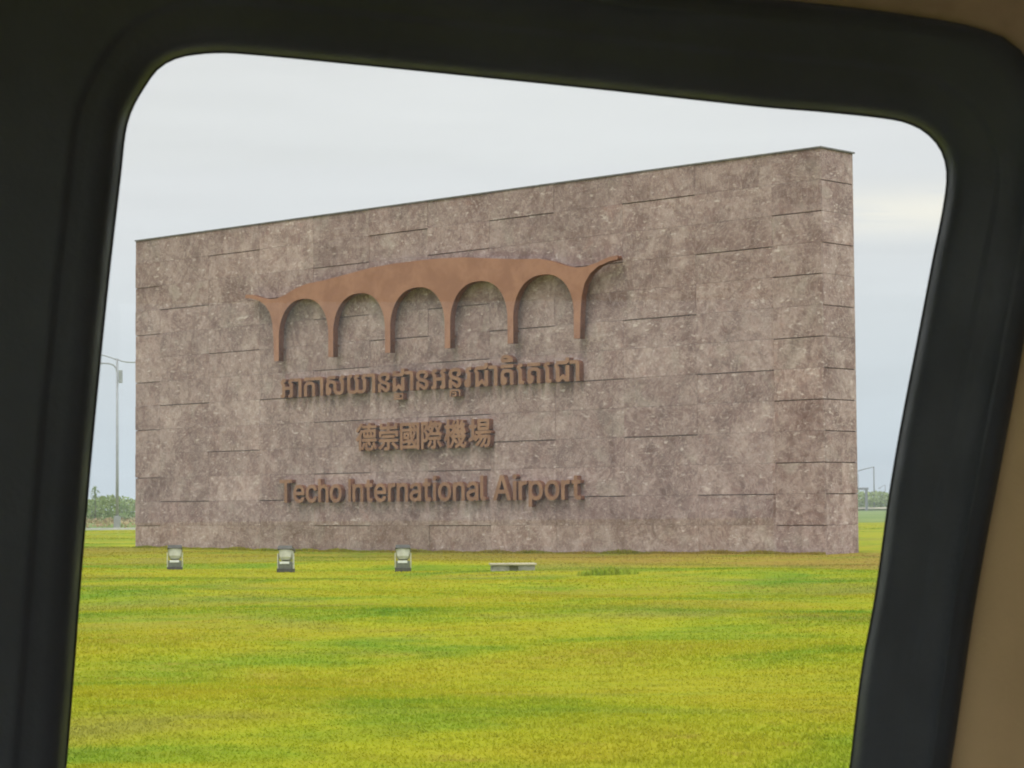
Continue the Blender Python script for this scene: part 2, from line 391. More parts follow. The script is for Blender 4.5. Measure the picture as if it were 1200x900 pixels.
# ------------------------------------------------------------------ leaf masses
def leaf_mass(name, m, x0, x1, y0, y1, height, count, size, gap=0.0, seed=1):
    r = np.random.default_rng(seed)
    V = []; Fc = []
    k = 0
    while k < count:
        x = r.uniform(x0, x1); y = r.uniform(y0, y1)
        u = x/ (height*2.2)
        top = height*(0.82+0.09*math.sin(u*1.7+1)+0.07*math.sin(u*4.1)+0.06*math.sin(u*9.7+2))
        if top < gap: k += 1; continue
        zt = top*(r.random()**0.75)
        s = size*r.uniform(0.6, 1.5)
        a, b = r.uniform(0, 6.283), r.uniform(-1.1, 1.1)
        ux, uy = math.cos(a)*s, math.sin(a)*s
        wz = math.cos(b)*s; wx, wy = -math.sin(a)*math.sin(b)*s, math.cos(a)*math.sin(b)*s
        i = len(V)
        V += [(x-ux, y-uy, zt), (x+wx, y+wy, zt-wz*0.8), (x+ux, y+uy, zt), (x-wx, y-wy, zt+wz)]
        Fc.append((i, i+1, i+2, i+3)); k += 1
    return link(name, mesh(name, V, Fc), m)
tag(leaf_mass('scrub', M['scrub'], -240, 0, 330, 346, 3.7, 62000, 0.20, seed=3), kind='stuff')
tag(leaf_mass('scrub', M['scrub'], 60, 330, 706, 735, 6.2, 26000, 0.45, seed=4), kind='stuff')
tag(leaf_mass('weeds', M['weed'], -90, 0, 196, 320, 0.75, 9000, 0.14, seed=5), kind='stuff')

# ------------------------------------------------------------------ the monument wall
WL, WH, WT = 34.19, 12.56, 1.75
wall = empty('monument_wall', (WALL_O[0], WALL_O[1], 0), WALL_RZ)
tag(wall, 'huge freestanding slab wall of pinkish grey stone with brown arches and raised lettering', 'sign wall')
COLS = [0, 1.6, 4.70, 7.76, 10.86, 13.93, 16.99, 20.04, 23.10, 26.17, 29.25, 32.32, WL]
ROW = 0.97
def cladding():
    V = []; Fc = []; tint = []
    def slab(x0, x1, y0, y1, z0, z1, c):
        i = len(V)
        V.extend([(x0, y0, z0), (x1, y0, z0), (x1, y1, z0), (x0, y1, z0), (x0, y0, z1), (x1, y0, z1), (x1, y1, z1), (x0, y1, z1)])
        for q in ((3, 2, 1, 0), (4, 5, 6, 7), (0, 1, 5, 4), (1, 2, 6, 5), (2, 3, 7, 6), (3, 0, 4, 7)):
            Fc.append(tuple(i+k for k in q)); tint.append(c)
    r = random.Random(11)
    kinds = ['even', 3, 1, 3, 'even', 1, 'even', 1, 3, 1, 3, 'even']
    rows = math.ceil(WH/ROW)
    for ci, (a, b) in enumerate(zip(COLS[:-1], COLS[1:])):
        for j in range(rows):
            z1 = WH - j*ROW; z0 = max(WH-(j+1)*ROW, -0.25)
            k = kinds[ci]
            if k == 'even': ph = (j % 2); step = 0.012*ph; open_top = (j % 2 == 0 and j > 0)
            else: ph = (j-k) % 4; step = 0.006*ph; open_top = (ph == 0 and j > 0)
            gap_top = 0.026 if open_top else 0.004
            e = 0.003*((ci+j) % 2)
            c = (min(1, max(0, r.gauss(0.5, 0.22))), r.random(), r.random(), 1)
            x1 = b - (0.001 if ci < len(COLS)-2 else 0.0)
            slab(a + 0.001, x1, -step - e, 0.06, z0+0.003, z1-gap_top, c)
    for j in range(rows):                                     # both ends and the back
        z1 = WH - j*ROW; z0 = max(WH-(j+1)*ROW, -0.25)
        g = 0.028 if j % 2 == 1 or j in (8, 10) else 0.006
        c = lambda: (min(1, max(0, r.gauss(0.95, 0.15))), r.random(), r.random(), 1)
        slab(WL-0.055, WL+0.004, 0.064, WT-0.064, z0+0.003, z1-g, c())
        slab(-0.004, 0.055, 0.064, WT-0.064, z0+0.003, z1-g, c())
        for a, b in zip(COLS[:-1], COLS[1:]): slab(a+0.004, b-0.002, WT-0.06, WT, z0+0.003, z1-0.006, c())
    me = mesh('stone_cladding', V, Fc)
    at_ = me.color_attributes.new('block', 'FLOAT_COLOR', 'CORNER')
    arr = np.repeat(np.array(tint, dtype=np.float32), 4, axis=0)
    at_.data.foreach_set('color', arr.ravel())
    return me
link('stone_cladding', cladding(), M['stone'], wall)
MB().box((0.05, 0.05, -0.3), (WL-0.05, WT-0.05, WH-0.01)).build('core', M['core'], wall)
MB().box((-0.03, -0.05, WH+0.003), (WL+0.06, WT+0.05, WH+0.048)).build('coping', M['cap'], wall)

# raised metalwork has a face finish and darker oxidised returns
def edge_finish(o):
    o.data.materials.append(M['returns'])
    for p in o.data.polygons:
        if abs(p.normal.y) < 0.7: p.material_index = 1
# the arcade emblem
CX, SP, HW, Z0, ZS, ZT = 16.85, 3.052, 0.135, 7.17, 8.02, 9.44
def emblem_outline():
    P = []
    half = [(9.42, 9.83), (9.05, 9.80), (8.55, 9.66), (8.05, 9.56), (7.60, 9.56), (7.1, 9.68), (6.5, 9.88), (5.9, 10.00), (4.9, 10.06), (3.6, 10.20), (2.4, 10.33), (1.2, 10.39), (0, 10.40)]
    P += [(CX-a, z) for a, z in half] + [(CX+a, z) for a, z in half[-2::-1]]
    wing = [(9.46, 9.70), (9.1, 9.66), (8.6, 9.53), (8.25, 9.32), (8.0, 9.02), (7.86, 8.60), (7.80, 8.0)]
    P += [(CX+a, z) for a, z in wing]
    piers = [CX + SP*(k-2.5) for k in range(6)]
    P += [(piers[5]+HW, Z0), (piers[5]-HW, Z0)]
    for k in range(5, 0, -1):
        xr, xl = piers[k]-HW, piers[k-1]+HW
        c, r = (xr+xl)/2, (xr-xl)/2
        for q in range(0, 33):
            t = math.pi*q/32
            ex = abs(math.cos(t))**0.88*(1 if math.cos(t) >= 0 else -1); ez = math.sin(t)**0.94
            P.append((c + r*ex, ZS + (ZT-ZS)*ez))
        P += [(xl, Z0)] if k > 0 else []
        if k > 1: P.append((piers[k-1]-HW, Z0))
    P.append((piers[0]-HW, Z0))
    P += [(CX-a, z) for a, z in reversed(wing)]
    return P
em = link('arcade_emblem', fill_mesh('arcade_emblem', [emblem_outline()], 0.25), M['rust'], wall)
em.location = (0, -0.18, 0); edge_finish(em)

OUTLINES = [
[[[23,-9],[81,-10],[101,-2],[111,6],[120,26],[120,124],[121,128],[126,130],[231,130],[236,128],[237,54],[234,49],[211,44],[202,36],[200,29],[200,4],[206,-7],[216,-10],[269,-10],[286,-4],[300,6],[304,14],[308,26],[307,219],[304,227],[275,259],[271,266],[274,270],[309,271],[317,276],[320,286],[320,311],[319,317],[314,324],[304,327],[244,327],[236,322],[206,281],[201,271],[201,261],[211,244],[231,219],[237,209],[237,191],[231,188],[122,189],[120,194],[120,219],[117,226],[82,266],[86,270],[119,270],[129,276],[132,286],[132,311],[129,321],[124,326],[116,327],[61,327],[55,326],[48,321],[18,281],[13,266],[16,254],[47,214],[50,206],[50,54],[46,49],[21,43],[13,34],[13,1],[16,-4]]],
[[[53,-9],[99,-10],[106,-7],[111,-1],[113,6],[113,166],[118,181],[126,189],[154,198],[196,197],[216,191],[227,181],[233,161],[233,1],[239,-7],[249,-10],[286,-10],[296,-4],[300,6],[300,176],[294,196],[289,206],[272,226],[251,239],[224,249],[166,255],[136,252],[99,242],[76,229],[64,217],[48,191],[43,164],[43,6],[46,-4]],[[53,271],[286,270],[294,274],[299,281],[300,314],[294,324],[284,327],[56,327],[46,322],[43,311],[43,281],[46,276]]],
[[[78,-9],[109,-10],[129,-4],[139,1],[155,16],[164,31],[170,49],[170,71],[167,86],[162,96],[157,104],[144,116],[115,129],[113,134],[113,166],[118,181],[131,192],[156,198],[174,198],[191,194],[204,189],[214,179],[218,166],[218,84],[220,64],[236,29],[249,16],[281,-2],[321,-10],[359,-10],[379,-7],[399,-2],[429,15],[441,28],[449,41],[457,59],[460,74],[460,216],[459,222],[452,234],[433,254],[424,267],[424,269],[429,270],[459,270],[469,276],[473,286],[472,314],[469,322],[462,326],[456,327],[399,327],[383,314],[354,274],[353,264],[358,251],[386,217],[390,209],[390,79],[384,61],[376,53],[361,48],[336,45],[306,51],[296,58],[291,66],[288,81],[287,176],[279,199],[265,221],[246,237],[224,247],[199,252],[171,255],[141,253],[136,255],[126,266],[127,269],[131,270],[249,271],[256,276],[260,284],[260,311],[256,322],[250,326],[244,327],[106,327],[94,322],[68,289],[58,271],[57,266],[58,259],[73,236],[74,231],[61,216],[51,199],[46,186],[43,166],[43,29],[48,14],[54,5]]],
[[[145,-9],[194,-10],[214,-7],[236,-2],[269,14],[286,3],[314,-7],[334,-10],[369,-10],[409,-2],[439,15],[457,34],[469,59],[472,71],[473,219],[469,229],[436,267],[437,269],[441,270],[471,270],[481,276],[485,286],[485,314],[481,322],[475,326],[469,327],[411,327],[404,322],[391,307],[376,286],[368,271],[367,264],[371,254],[399,216],[402,209],[402,76],[399,64],[389,53],[376,48],[354,45],[331,48],[320,51],[310,59],[303,69],[300,86],[300,221],[295,231],[264,266],[264,269],[269,270],[301,270],[312,276],[315,286],[315,311],[314,317],[309,324],[299,327],[239,327],[228,319],[196,275],[195,264],[198,254],[230,211],[230,74],[225,61],[216,53],[199,48],[176,45],[146,48],[129,53],[118,61],[113,76],[113,264],[116,269],[139,271],[147,276],[150,286],[149,316],[144,324],[136,327],[89,327],[71,324],[54,315],[46,301],[43,291],[43,79],[46,61],[58,34],[76,16],[109,-2]]],
[[[53,-9],[111,-9],[119,-5],[159,32],[171,41],[176,40],[216,3],[234,-9],[284,-10],[294,-6],[299,0],[300,6],[300,211],[296,222],[286,227],[246,227],[236,224],[231,216],[229,72],[224,73],[216,79],[191,102],[176,114],[171,116],[164,112],[116,69],[114,69],[113,74],[112,216],[107,224],[99,227],[59,227],[48,224],[44,217],[43,211],[43,6],[46,-4]],[[53,246],[241,245],[271,253],[286,263],[299,286],[300,359],[298,366],[294,372],[284,375],[246,375],[236,372],[230,361],[230,306],[226,303],[216,300],[116,300],[113,306],[112,329],[106,337],[96,340],[59,340],[51,338],[46,334],[43,326],[43,261],[46,251]]],
[[[53,-9],[96,-10],[107,-6],[112,4],[113,39],[116,45],[131,39],[158,16],[184,-2],[206,-10],[229,-10],[249,-4],[271,8],[286,23],[298,41],[304,59],[305,96],[299,114],[285,139],[266,154],[241,167],[216,174],[164,186],[141,193],[128,201],[118,211],[113,226],[113,241],[116,251],[120,259],[129,264],[151,270],[206,269],[224,261],[229,256],[230,251],[229,238],[211,229],[206,221],[205,196],[208,186],[216,181],[221,180],[234,180],[256,186],[272,194],[289,210],[294,219],[300,234],[300,256],[297,269],[289,284],[277,299],[256,312],[229,322],[189,327],[156,327],[131,325],[109,319],[76,302],[59,284],[46,256],[43,241],[43,226],[48,204],[63,179],[74,168],[91,156],[121,141],[144,133],[221,114],[230,106],[234,99],[235,66],[232,56],[224,48],[216,45],[206,48],[161,87],[141,97],[115,104],[113,109],[112,131],[106,139],[96,143],[54,142],[46,136],[43,126],[43,6],[46,-4]]],
[[[62,-9],[94,-10],[111,-4],[124,6],[132,21],[135,34],[135,219],[131,227],[103,259],[98,266],[101,270],[136,271],[144,276],[148,286],[147,314],[144,322],[134,327],[79,327],[69,324],[46,299],[33,281],[28,269],[28,261],[36,246],[65,209],[65,134],[61,127],[36,117],[16,99],[5,74],[5,41],[16,16],[24,8],[39,-2]],[[61,53],[61,64],[64,65],[64,54]]],
[[[53,-9],[111,-9],[119,-5],[159,32],[171,41],[176,40],[216,3],[234,-9],[284,-10],[291,-8],[297,-4],[300,6],[300,239],[296,249],[286,255],[246,255],[236,252],[231,244],[229,72],[224,73],[216,79],[191,102],[176,114],[171,116],[164,112],[116,69],[114,69],[113,74],[112,216],[109,224],[83,254],[75,266],[76,269],[81,270],[229,270],[249,273],[266,278],[286,291],[299,314],[300,359],[298,366],[294,372],[284,375],[246,375],[236,372],[231,364],[230,334],[226,328],[69,327],[58,319],[21,269],[18,261],[18,246],[42,204],[43,6],[46,-4]]],
[[[78,-9],[109,-10],[129,-4],[139,1],[155,16],[164,31],[170,49],[170,71],[167,86],[162,96],[157,104],[144,116],[115,129],[113,134],[113,164],[119,182],[134,192],[161,198],[184,197],[211,192],[221,185],[229,174],[230,6],[233,-4],[239,-8],[246,-10],[286,-10],[297,-4],[300,6],[300,176],[287,209],[281,217],[264,231],[239,244],[221,250],[174,255],[161,252],[141,252],[121,249],[94,239],[76,229],[61,214],[51,196],[43,164],[43,31],[46,19],[53,6],[59,1]],[[53,271],[286,270],[294,274],[299,281],[300,314],[294,324],[284,327],[56,327],[46,322],[43,311],[43,281],[46,276]]],
[[[53,-9],[99,-10],[107,-6],[112,4],[113,266],[109,284],[102,299],[87,314],[66,324],[46,327],[-64,327],[-72,321],[-75,311],[-75,284],[-69,273],[-59,270],[31,270],[39,266],[42,261],[43,6],[46,-4]]],
[[[-248,361],[-46,361],[-39,366],[-36,371],[-36,409],[-42,419],[-64,437],[-94,457],[-124,472],[-151,482],[-169,485],[-211,484],[-234,477],[-254,465],[-267,451],[-279,426],[-280,396],[-277,386],[-272,376],[-264,368]],[[-216,416],[-218,421],[-214,427],[-194,432],[-156,427],[-142,421],[-139,416]]],
[[[78,-9],[141,-10],[149,-6],[155,4],[155,31],[151,39],[141,45],[119,45],[113,51],[112,219],[101,237],[76,266],[79,270],[114,271],[122,276],[125,286],[125,314],[121,322],[111,327],[56,327],[46,324],[38,316],[13,284],[5,266],[11,251],[39,217],[42,209],[43,21],[48,9],[54,3],[66,-6]]],
[[[60,-34],[79,-35],[86,-33],[92,-26],[94,-14],[96,-13],[116,-21],[124,-19],[132,-6],[151,35],[154,36],[155,1],[158,-11],[168,-24],[181,-29],[264,-29],[282,-19],[287,-9],[294,16],[299,12],[308,-11],[314,-18],[321,-17],[341,-6],[343,-1],[342,4],[329,31],[311,62],[306,69],[301,72],[284,66],[277,59],[276,54],[287,34],[286,30],[266,36],[261,34],[256,24],[255,9],[251,5],[197,6],[195,11],[194,59],[191,64],[181,68],[164,67],[154,61],[134,67],[126,65],[121,60],[109,29],[99,11],[94,8],[93,16],[93,156],[119,201],[121,201],[122,196],[123,134],[126,126],[131,123],[321,123],[328,129],[330,136],[330,211],[326,221],[316,225],[241,225],[238,226],[237,231],[239,235],[244,238],[334,238],[339,241],[342,249],[342,261],[339,269],[329,272],[249,273],[245,279],[245,296],[241,300],[234,302],[216,302],[209,299],[203,286],[202,276],[199,273],[121,272],[110,269],[108,264],[108,246],[111,241],[116,238],[191,238],[195,236],[197,231],[194,227],[189,225],[134,225],[126,221],[121,215],[94,224],[86,222],[49,163],[6,114],[4,109],[6,104],[19,86],[24,82],[31,83],[49,99],[52,96],[53,-21],[55,-29]],[[223,26],[244,33],[249,36],[251,41],[235,71],[235,76],[334,78],[339,81],[342,89],[342,104],[339,111],[329,115],[116,115],[106,111],[103,104],[103,91],[106,81],[116,78],[191,76],[217,31]],[[161,158],[157,164],[158,189],[164,192],[176,192],[180,186],[180,161],[174,157]],[[216,158],[213,164],[213,189],[219,192],[231,192],[235,186],[235,161],[229,157]],[[274,158],[270,164],[270,189],[276,192],[289,192],[292,186],[292,161],[286,157]],[[21,191],[26,189],[31,191],[66,223],[108,269],[115,281],[114,289],[91,299],[81,298],[53,264],[11,225],[7,219],[7,214]]],
[[[115,-34],[146,-35],[166,-32],[181,-27],[187,-21],[192,-14],[195,-1],[195,59],[196,63],[201,65],[244,64],[241,59],[226,49],[224,44],[226,38],[271,2],[299,-24],[304,-26],[314,-22],[330,-9],[331,-4],[329,1],[311,20],[260,59],[256,64],[321,66],[326,69],[329,74],[330,89],[328,96],[322,101],[316,102],[34,102],[26,100],[21,95],[20,89],[20,76],[24,69],[34,65],[79,65],[82,64],[83,61],[59,35],[12,1],[14,-6],[39,-24],[51,-19],[89,10],[119,44],[121,49],[119,54],[103,61],[102,64],[146,65],[151,63],[151,5],[146,3],[109,2],[100,-4],[101,-11],[108,-26]],[[80,114],[266,113],[274,116],[277,121],[277,139],[274,146],[264,150],[84,150],[76,146],[73,136],[73,121]],[[30,126],[49,125],[59,129],[62,136],[63,159],[69,162],[281,162],[287,159],[288,136],[291,129],[301,125],[321,127],[326,133],[328,139],[327,186],[321,195],[314,198],[201,198],[196,199],[190,211],[191,214],[196,215],[304,215],[311,217],[316,223],[318,229],[318,276],[315,284],[310,289],[304,290],[286,290],[279,286],[275,279],[275,256],[271,253],[201,252],[195,256],[195,291],[191,299],[184,302],[164,302],[156,299],[153,294],[152,259],[150,254],[84,252],[78,256],[77,279],[74,286],[64,290],[49,290],[41,288],[36,282],[35,276],[35,229],[39,219],[49,215],[139,215],[144,211],[149,201],[148,199],[144,198],[36,198],[29,195],[23,186],[23,139],[25,131]]],
[[[30,-36],[54,-37],[59,-34],[64,-22],[69,-20],[281,-20],[286,-22],[291,-34],[296,-37],[316,-37],[324,-34],[328,-24],[328,271],[324,281],[314,285],[36,285],[26,281],[23,271],[23,-24],[25,-31]],[[66,18],[62,24],[64,44],[79,37],[150,51],[150,49],[144,44],[142,39],[143,34],[152,24],[151,19]],[[176,19],[178,24],[206,46],[211,44],[223,31],[235,24],[239,19]],[[266,18],[264,19],[264,21],[275,31],[284,47],[286,48],[286,20],[281,17]],[[249,59],[239,68],[233,79],[254,119],[270,161],[271,166],[269,171],[260,176],[260,179],[276,181],[286,186],[287,81],[281,81],[266,89],[261,88],[256,81],[254,66],[251,59]],[[64,70],[64,186],[79,180],[169,180],[174,178],[177,149],[190,91],[189,81],[184,79],[179,86],[170,91],[172,104],[173,159],[173,164],[169,169],[159,172],[91,172],[81,169],[78,161],[78,104],[80,96],[89,90],[148,89],[147,86],[136,83]],[[116,123],[113,129],[115,141],[131,143],[136,140],[138,129],[135,124]],[[219,134],[213,164],[213,176],[219,180],[236,179],[237,176],[224,139]],[[64,209],[62,241],[66,247],[161,248],[167,246],[170,241],[170,221],[166,215],[79,215]],[[281,211],[273,216],[274,226],[272,231],[257,244],[257,246],[281,248],[286,245],[287,214],[286,209]],[[211,215],[208,221],[207,241],[209,246],[211,247],[214,246],[213,236],[216,231],[235,219],[235,216],[231,215]]],
[[[28,-34],[49,-34],[54,-31],[57,-26],[59,54],[74,47],[89,48],[106,53],[119,64],[129,87],[131,88],[136,74],[141,71],[156,69],[114,4],[116,-4],[131,-14],[139,-16],[147,-11],[167,16],[184,46],[186,51],[184,57],[165,66],[165,69],[171,70],[204,70],[208,69],[210,64],[209,5],[204,3],[179,2],[174,-1],[172,-6],[179,-27],[186,-34],[219,-35],[234,-29],[242,-24],[247,-11],[248,64],[251,70],[286,69],[282,64],[269,56],[266,49],[309,-16],[314,-18],[319,-17],[339,-4],[341,1],[337,11],[294,69],[316,70],[324,74],[327,81],[328,94],[324,106],[345,131],[344,139],[316,158],[303,171],[300,176],[317,201],[339,246],[341,256],[337,264],[321,272],[259,273],[255,276],[252,289],[244,294],[226,290],[216,275],[194,275],[190,279],[191,289],[189,294],[179,299],[166,301],[161,299],[158,294],[139,251],[124,228],[119,226],[131,269],[129,276],[121,282],[106,288],[34,288],[24,284],[20,274],[20,-21],[22,-29]],[[59,85],[59,174],[61,173],[70,164],[83,144],[89,126],[93,106],[89,91],[86,86]],[[131,101],[131,109],[139,110],[169,130],[181,125],[279,125],[291,128],[312,114],[314,109],[141,108]],[[124,143],[101,179],[101,186],[106,195],[111,194],[121,186],[131,183],[149,169],[150,164],[139,152]],[[201,163],[199,165],[199,169],[226,222],[231,227],[261,166],[256,163]],[[59,181],[58,244],[64,248],[79,247],[83,244],[82,236],[64,186]],[[169,193],[154,204],[152,209],[156,214],[164,212],[175,204],[176,196],[174,194]],[[276,213],[268,231],[269,235],[274,238],[291,236],[292,231],[284,216],[279,212]],[[186,233],[180,236],[178,241],[194,241],[194,234]]],
[[[55,-34],[76,-34],[89,-23],[99,-32],[104,-33],[109,-32],[136,-4],[161,39],[166,37],[189,16],[196,15],[204,20],[214,31],[216,36],[214,41],[197,59],[173,79],[173,84],[176,85],[213,84],[230,34],[228,29],[219,21],[171,-4],[169,-9],[169,-14],[183,-29],[194,-32],[246,-4],[251,-5],[274,-24],[296,-34],[314,-34],[327,-26],[334,-14],[342,6],[345,21],[341,29],[326,39],[319,40],[313,34],[308,11],[301,6],[286,14],[280,21],[309,61],[320,84],[331,89],[335,99],[335,109],[331,116],[316,121],[311,131],[331,138],[337,146],[337,151],[324,186],[316,201],[307,206],[324,239],[325,246],[319,252],[301,258],[292,254],[286,238],[284,237],[280,239],[290,254],[297,271],[299,281],[296,286],[276,294],[269,291],[247,244],[240,234],[236,231],[233,234],[233,264],[229,292],[221,299],[201,299],[196,296],[193,291],[195,279],[194,249],[189,248],[181,250],[174,247],[159,229],[156,229],[156,234],[174,266],[178,279],[177,284],[171,288],[154,292],[146,285],[127,244],[114,228],[104,234],[89,235],[85,239],[85,289],[81,299],[71,302],[59,302],[51,299],[48,289],[46,237],[41,235],[19,234],[14,231],[10,224],[10,206],[14,199],[21,195],[39,195],[42,189],[32,146],[22,116],[3,74],[15,46],[21,42],[28,46],[41,75],[46,79],[48,-21],[50,-29]],[[89,1],[86,2],[85,6],[86,106],[96,102],[104,101],[109,89],[114,86],[126,85],[130,79],[124,51],[119,39],[105,16]],[[261,60],[258,64],[254,82],[259,85],[276,84],[277,79]],[[119,120],[115,124],[115,131],[131,129],[130,121]],[[174,120],[170,124],[170,131],[171,136],[174,137],[186,127],[201,130],[207,126],[205,121],[201,120]],[[249,120],[245,124],[243,129],[243,134],[246,136],[251,134],[261,124],[262,121],[259,120]],[[304,136],[297,141],[297,144],[304,143],[307,136]],[[106,146],[86,179],[86,193],[106,196],[119,190],[134,191],[134,186],[121,170],[109,159]],[[239,173],[236,196],[259,198],[259,194],[246,176],[241,172]],[[196,190],[184,199],[183,201],[191,215],[196,219]]],
[[[201,-34],[214,-29],[236,-7],[242,-14],[245,-29],[251,-34],[286,-35],[301,-29],[310,-24],[317,-14],[325,9],[330,39],[335,96],[331,106],[324,110],[199,110],[194,111],[193,116],[201,120],[334,121],[339,124],[342,129],[342,149],[336,155],[329,157],[119,157],[111,154],[108,149],[108,134],[110,126],[119,119],[146,119],[148,116],[147,114],[134,99],[131,99],[125,111],[119,118],[99,108],[94,108],[93,181],[96,185],[119,185],[126,189],[130,196],[130,214],[126,221],[121,224],[99,225],[94,227],[93,284],[89,294],[81,297],[61,297],[56,294],[53,286],[51,227],[46,225],[21,224],[16,221],[13,214],[13,196],[16,189],[24,185],[49,185],[53,179],[52,91],[49,86],[14,71],[8,66],[6,59],[13,39],[19,32],[26,31],[86,58],[106,39],[116,36],[129,44],[161,72],[176,71],[172,61],[154,40],[111,6],[109,1],[111,-4],[126,-17],[136,-19],[164,0],[186,23],[221,71],[236,72],[238,66],[222,36],[201,10],[177,-11],[179,-19]],[[264,1],[246,3],[245,6],[257,26],[277,69],[281,72],[289,72],[292,69],[292,61],[284,9],[279,1]],[[150,164],[156,162],[304,162],[314,166],[318,176],[318,279],[314,289],[304,292],[156,292],[146,289],[143,279],[143,176],[145,169]],[[186,198],[183,201],[183,206],[189,210],[274,210],[278,209],[280,204],[279,200],[274,198]],[[186,243],[183,246],[182,251],[184,255],[189,258],[274,258],[278,256],[280,251],[279,245],[274,242]]],
[[[192,-11],[254,-12],[264,-9],[270,4],[270,436],[276,440],[411,440],[424,444],[428,449],[430,459],[430,506],[424,519],[411,522],[39,522],[29,520],[24,516],[20,504],[20,459],[23,449],[26,444],[39,440],[174,440],[180,436],[180,6],[184,-7]]],
[[[182,-19],[234,-20],[251,-17],[289,-7],[314,6],[334,20],[352,39],[372,74],[376,89],[375,96],[372,101],[364,104],[306,117],[296,112],[284,91],[271,78],[255,66],[236,60],[214,57],[186,61],[159,71],[148,79],[131,96],[116,124],[110,149],[112,156],[364,157],[377,161],[380,166],[383,176],[383,226],[377,259],[367,291],[352,321],[344,332],[332,346],[314,361],[304,369],[279,382],[249,392],[209,398],[164,392],[131,382],[104,367],[89,355],[59,322],[43,294],[31,259],[23,216],[23,159],[26,136],[38,94],[53,64],[63,49],[80,29],[114,3],[129,-4],[159,-14]],[[114,233],[111,239],[116,256],[134,285],[159,307],[176,314],[194,317],[216,317],[234,314],[246,309],[259,301],[279,279],[289,259],[294,239],[293,234],[289,232]]],
[[[180,-19],[229,-20],[249,-17],[281,-7],[314,11],[338,31],[349,46],[364,71],[374,99],[371,109],[366,112],[316,127],[301,128],[294,122],[277,89],[264,76],[251,68],[231,61],[206,57],[174,63],[156,73],[134,96],[121,119],[113,144],[108,184],[113,234],[118,251],[131,276],[148,296],[166,309],[179,314],[196,317],[221,317],[244,312],[261,302],[273,291],[286,272],[293,256],[304,251],[359,263],[367,266],[372,271],[373,284],[359,316],[345,336],[322,359],[304,372],[289,379],[261,389],[239,395],[204,398],[179,395],[154,389],[121,377],[89,355],[61,324],[46,299],[31,259],[23,219],[23,159],[26,136],[41,89],[58,56],[69,43],[94,17],[114,3],[149,-12]]],
[[[53,-11],[109,-13],[119,-10],[124,-6],[128,6],[128,246],[131,264],[143,286],[156,299],[179,312],[209,317],[234,314],[246,309],[256,302],[274,281],[282,259],[282,6],[286,-6],[291,-10],[301,-13],[354,-12],[364,-9],[370,4],[370,254],[364,291],[354,321],[347,336],[331,357],[314,371],[291,384],[254,395],[226,398],[189,392],[159,381],[144,372],[134,362],[129,362],[127,506],[124,516],[111,522],[54,522],[44,516],[40,506],[40,6],[44,-7]]],
[[[180,-19],[229,-20],[259,-14],[281,-7],[301,3],[329,23],[352,49],[372,84],[384,116],[392,156],[393,216],[390,236],[377,281],[364,309],[346,335],[325,356],[311,367],[284,382],[236,395],[204,398],[179,395],[154,389],[121,377],[89,355],[61,324],[46,299],[31,259],[23,219],[23,159],[26,136],[41,89],[58,56],[69,43],[94,17],[114,3],[149,-12]],[[201,58],[174,63],[164,68],[153,76],[133,96],[116,131],[110,156],[108,191],[110,219],[118,251],[131,276],[140,289],[151,299],[171,312],[194,317],[219,317],[236,314],[249,309],[267,296],[284,276],[299,244],[305,219],[308,184],[305,156],[297,124],[287,104],[272,84],[251,68],[241,63],[211,58]]],
[[[0,0],[82,0],[82,509],[0,509]]],
[[[53,-11],[109,-13],[119,-10],[124,-6],[128,6],[128,246],[131,264],[143,286],[156,299],[179,312],[209,317],[234,314],[246,309],[256,302],[274,281],[282,259],[282,6],[286,-6],[291,-10],[301,-13],[351,-13],[361,-10],[366,-7],[370,6],[370,254],[367,276],[357,316],[347,336],[339,347],[314,372],[291,384],[269,392],[226,398],[201,395],[174,387],[144,372],[129,359],[125,361],[125,376],[121,386],[111,392],[59,392],[49,390],[44,386],[40,374],[40,6],[44,-7]]],
[[[160,-16],[179,-17],[199,-15],[214,-10],[221,-4],[225,6],[214,54],[209,64],[201,66],[181,62],[156,63],[146,69],[140,79],[138,96],[138,309],[139,313],[144,315],[199,315],[212,319],[217,331],[217,376],[214,386],[204,392],[144,392],[139,395],[138,464],[135,474],[132,479],[119,482],[69,482],[56,477],[53,466],[51,395],[46,392],[9,392],[-4,386],[-7,374],[-7,331],[-4,321],[6,316],[46,315],[52,311],[53,81],[58,54],[63,41],[73,24],[94,3],[129,-12]]],
[[[53,-11],[109,-13],[119,-10],[124,-6],[128,6],[128,251],[131,266],[141,284],[150,294],[176,309],[191,312],[226,312],[239,310],[251,316],[255,329],[255,379],[253,389],[249,394],[236,398],[201,398],[184,394],[156,384],[143,376],[129,364],[125,366],[121,386],[111,392],[59,392],[49,390],[44,386],[40,374],[40,6],[44,-7]]],
[[[150,-21],[164,-23],[186,-20],[216,-12],[246,3],[261,16],[265,14],[265,4],[269,-7],[281,-12],[336,-12],[346,-7],[350,4],[350,264],[344,296],[337,319],[324,341],[301,365],[271,382],[224,395],[199,398],[164,395],[139,389],[99,374],[78,361],[60,346],[43,324],[30,294],[30,286],[34,281],[84,266],[99,263],[110,269],[129,295],[141,304],[156,312],[174,317],[214,317],[234,312],[242,306],[254,294],[259,284],[262,274],[263,254],[259,246],[244,240],[141,227],[94,214],[54,192],[38,176],[26,154],[18,121],[18,94],[26,61],[46,26],[71,4],[91,-7],[131,-19]],[[154,58],[129,66],[111,81],[105,94],[105,114],[108,124],[114,132],[131,144],[154,152],[184,157],[216,160],[256,169],[261,168],[262,121],[252,99],[243,86],[224,71],[201,61],[181,57]]],
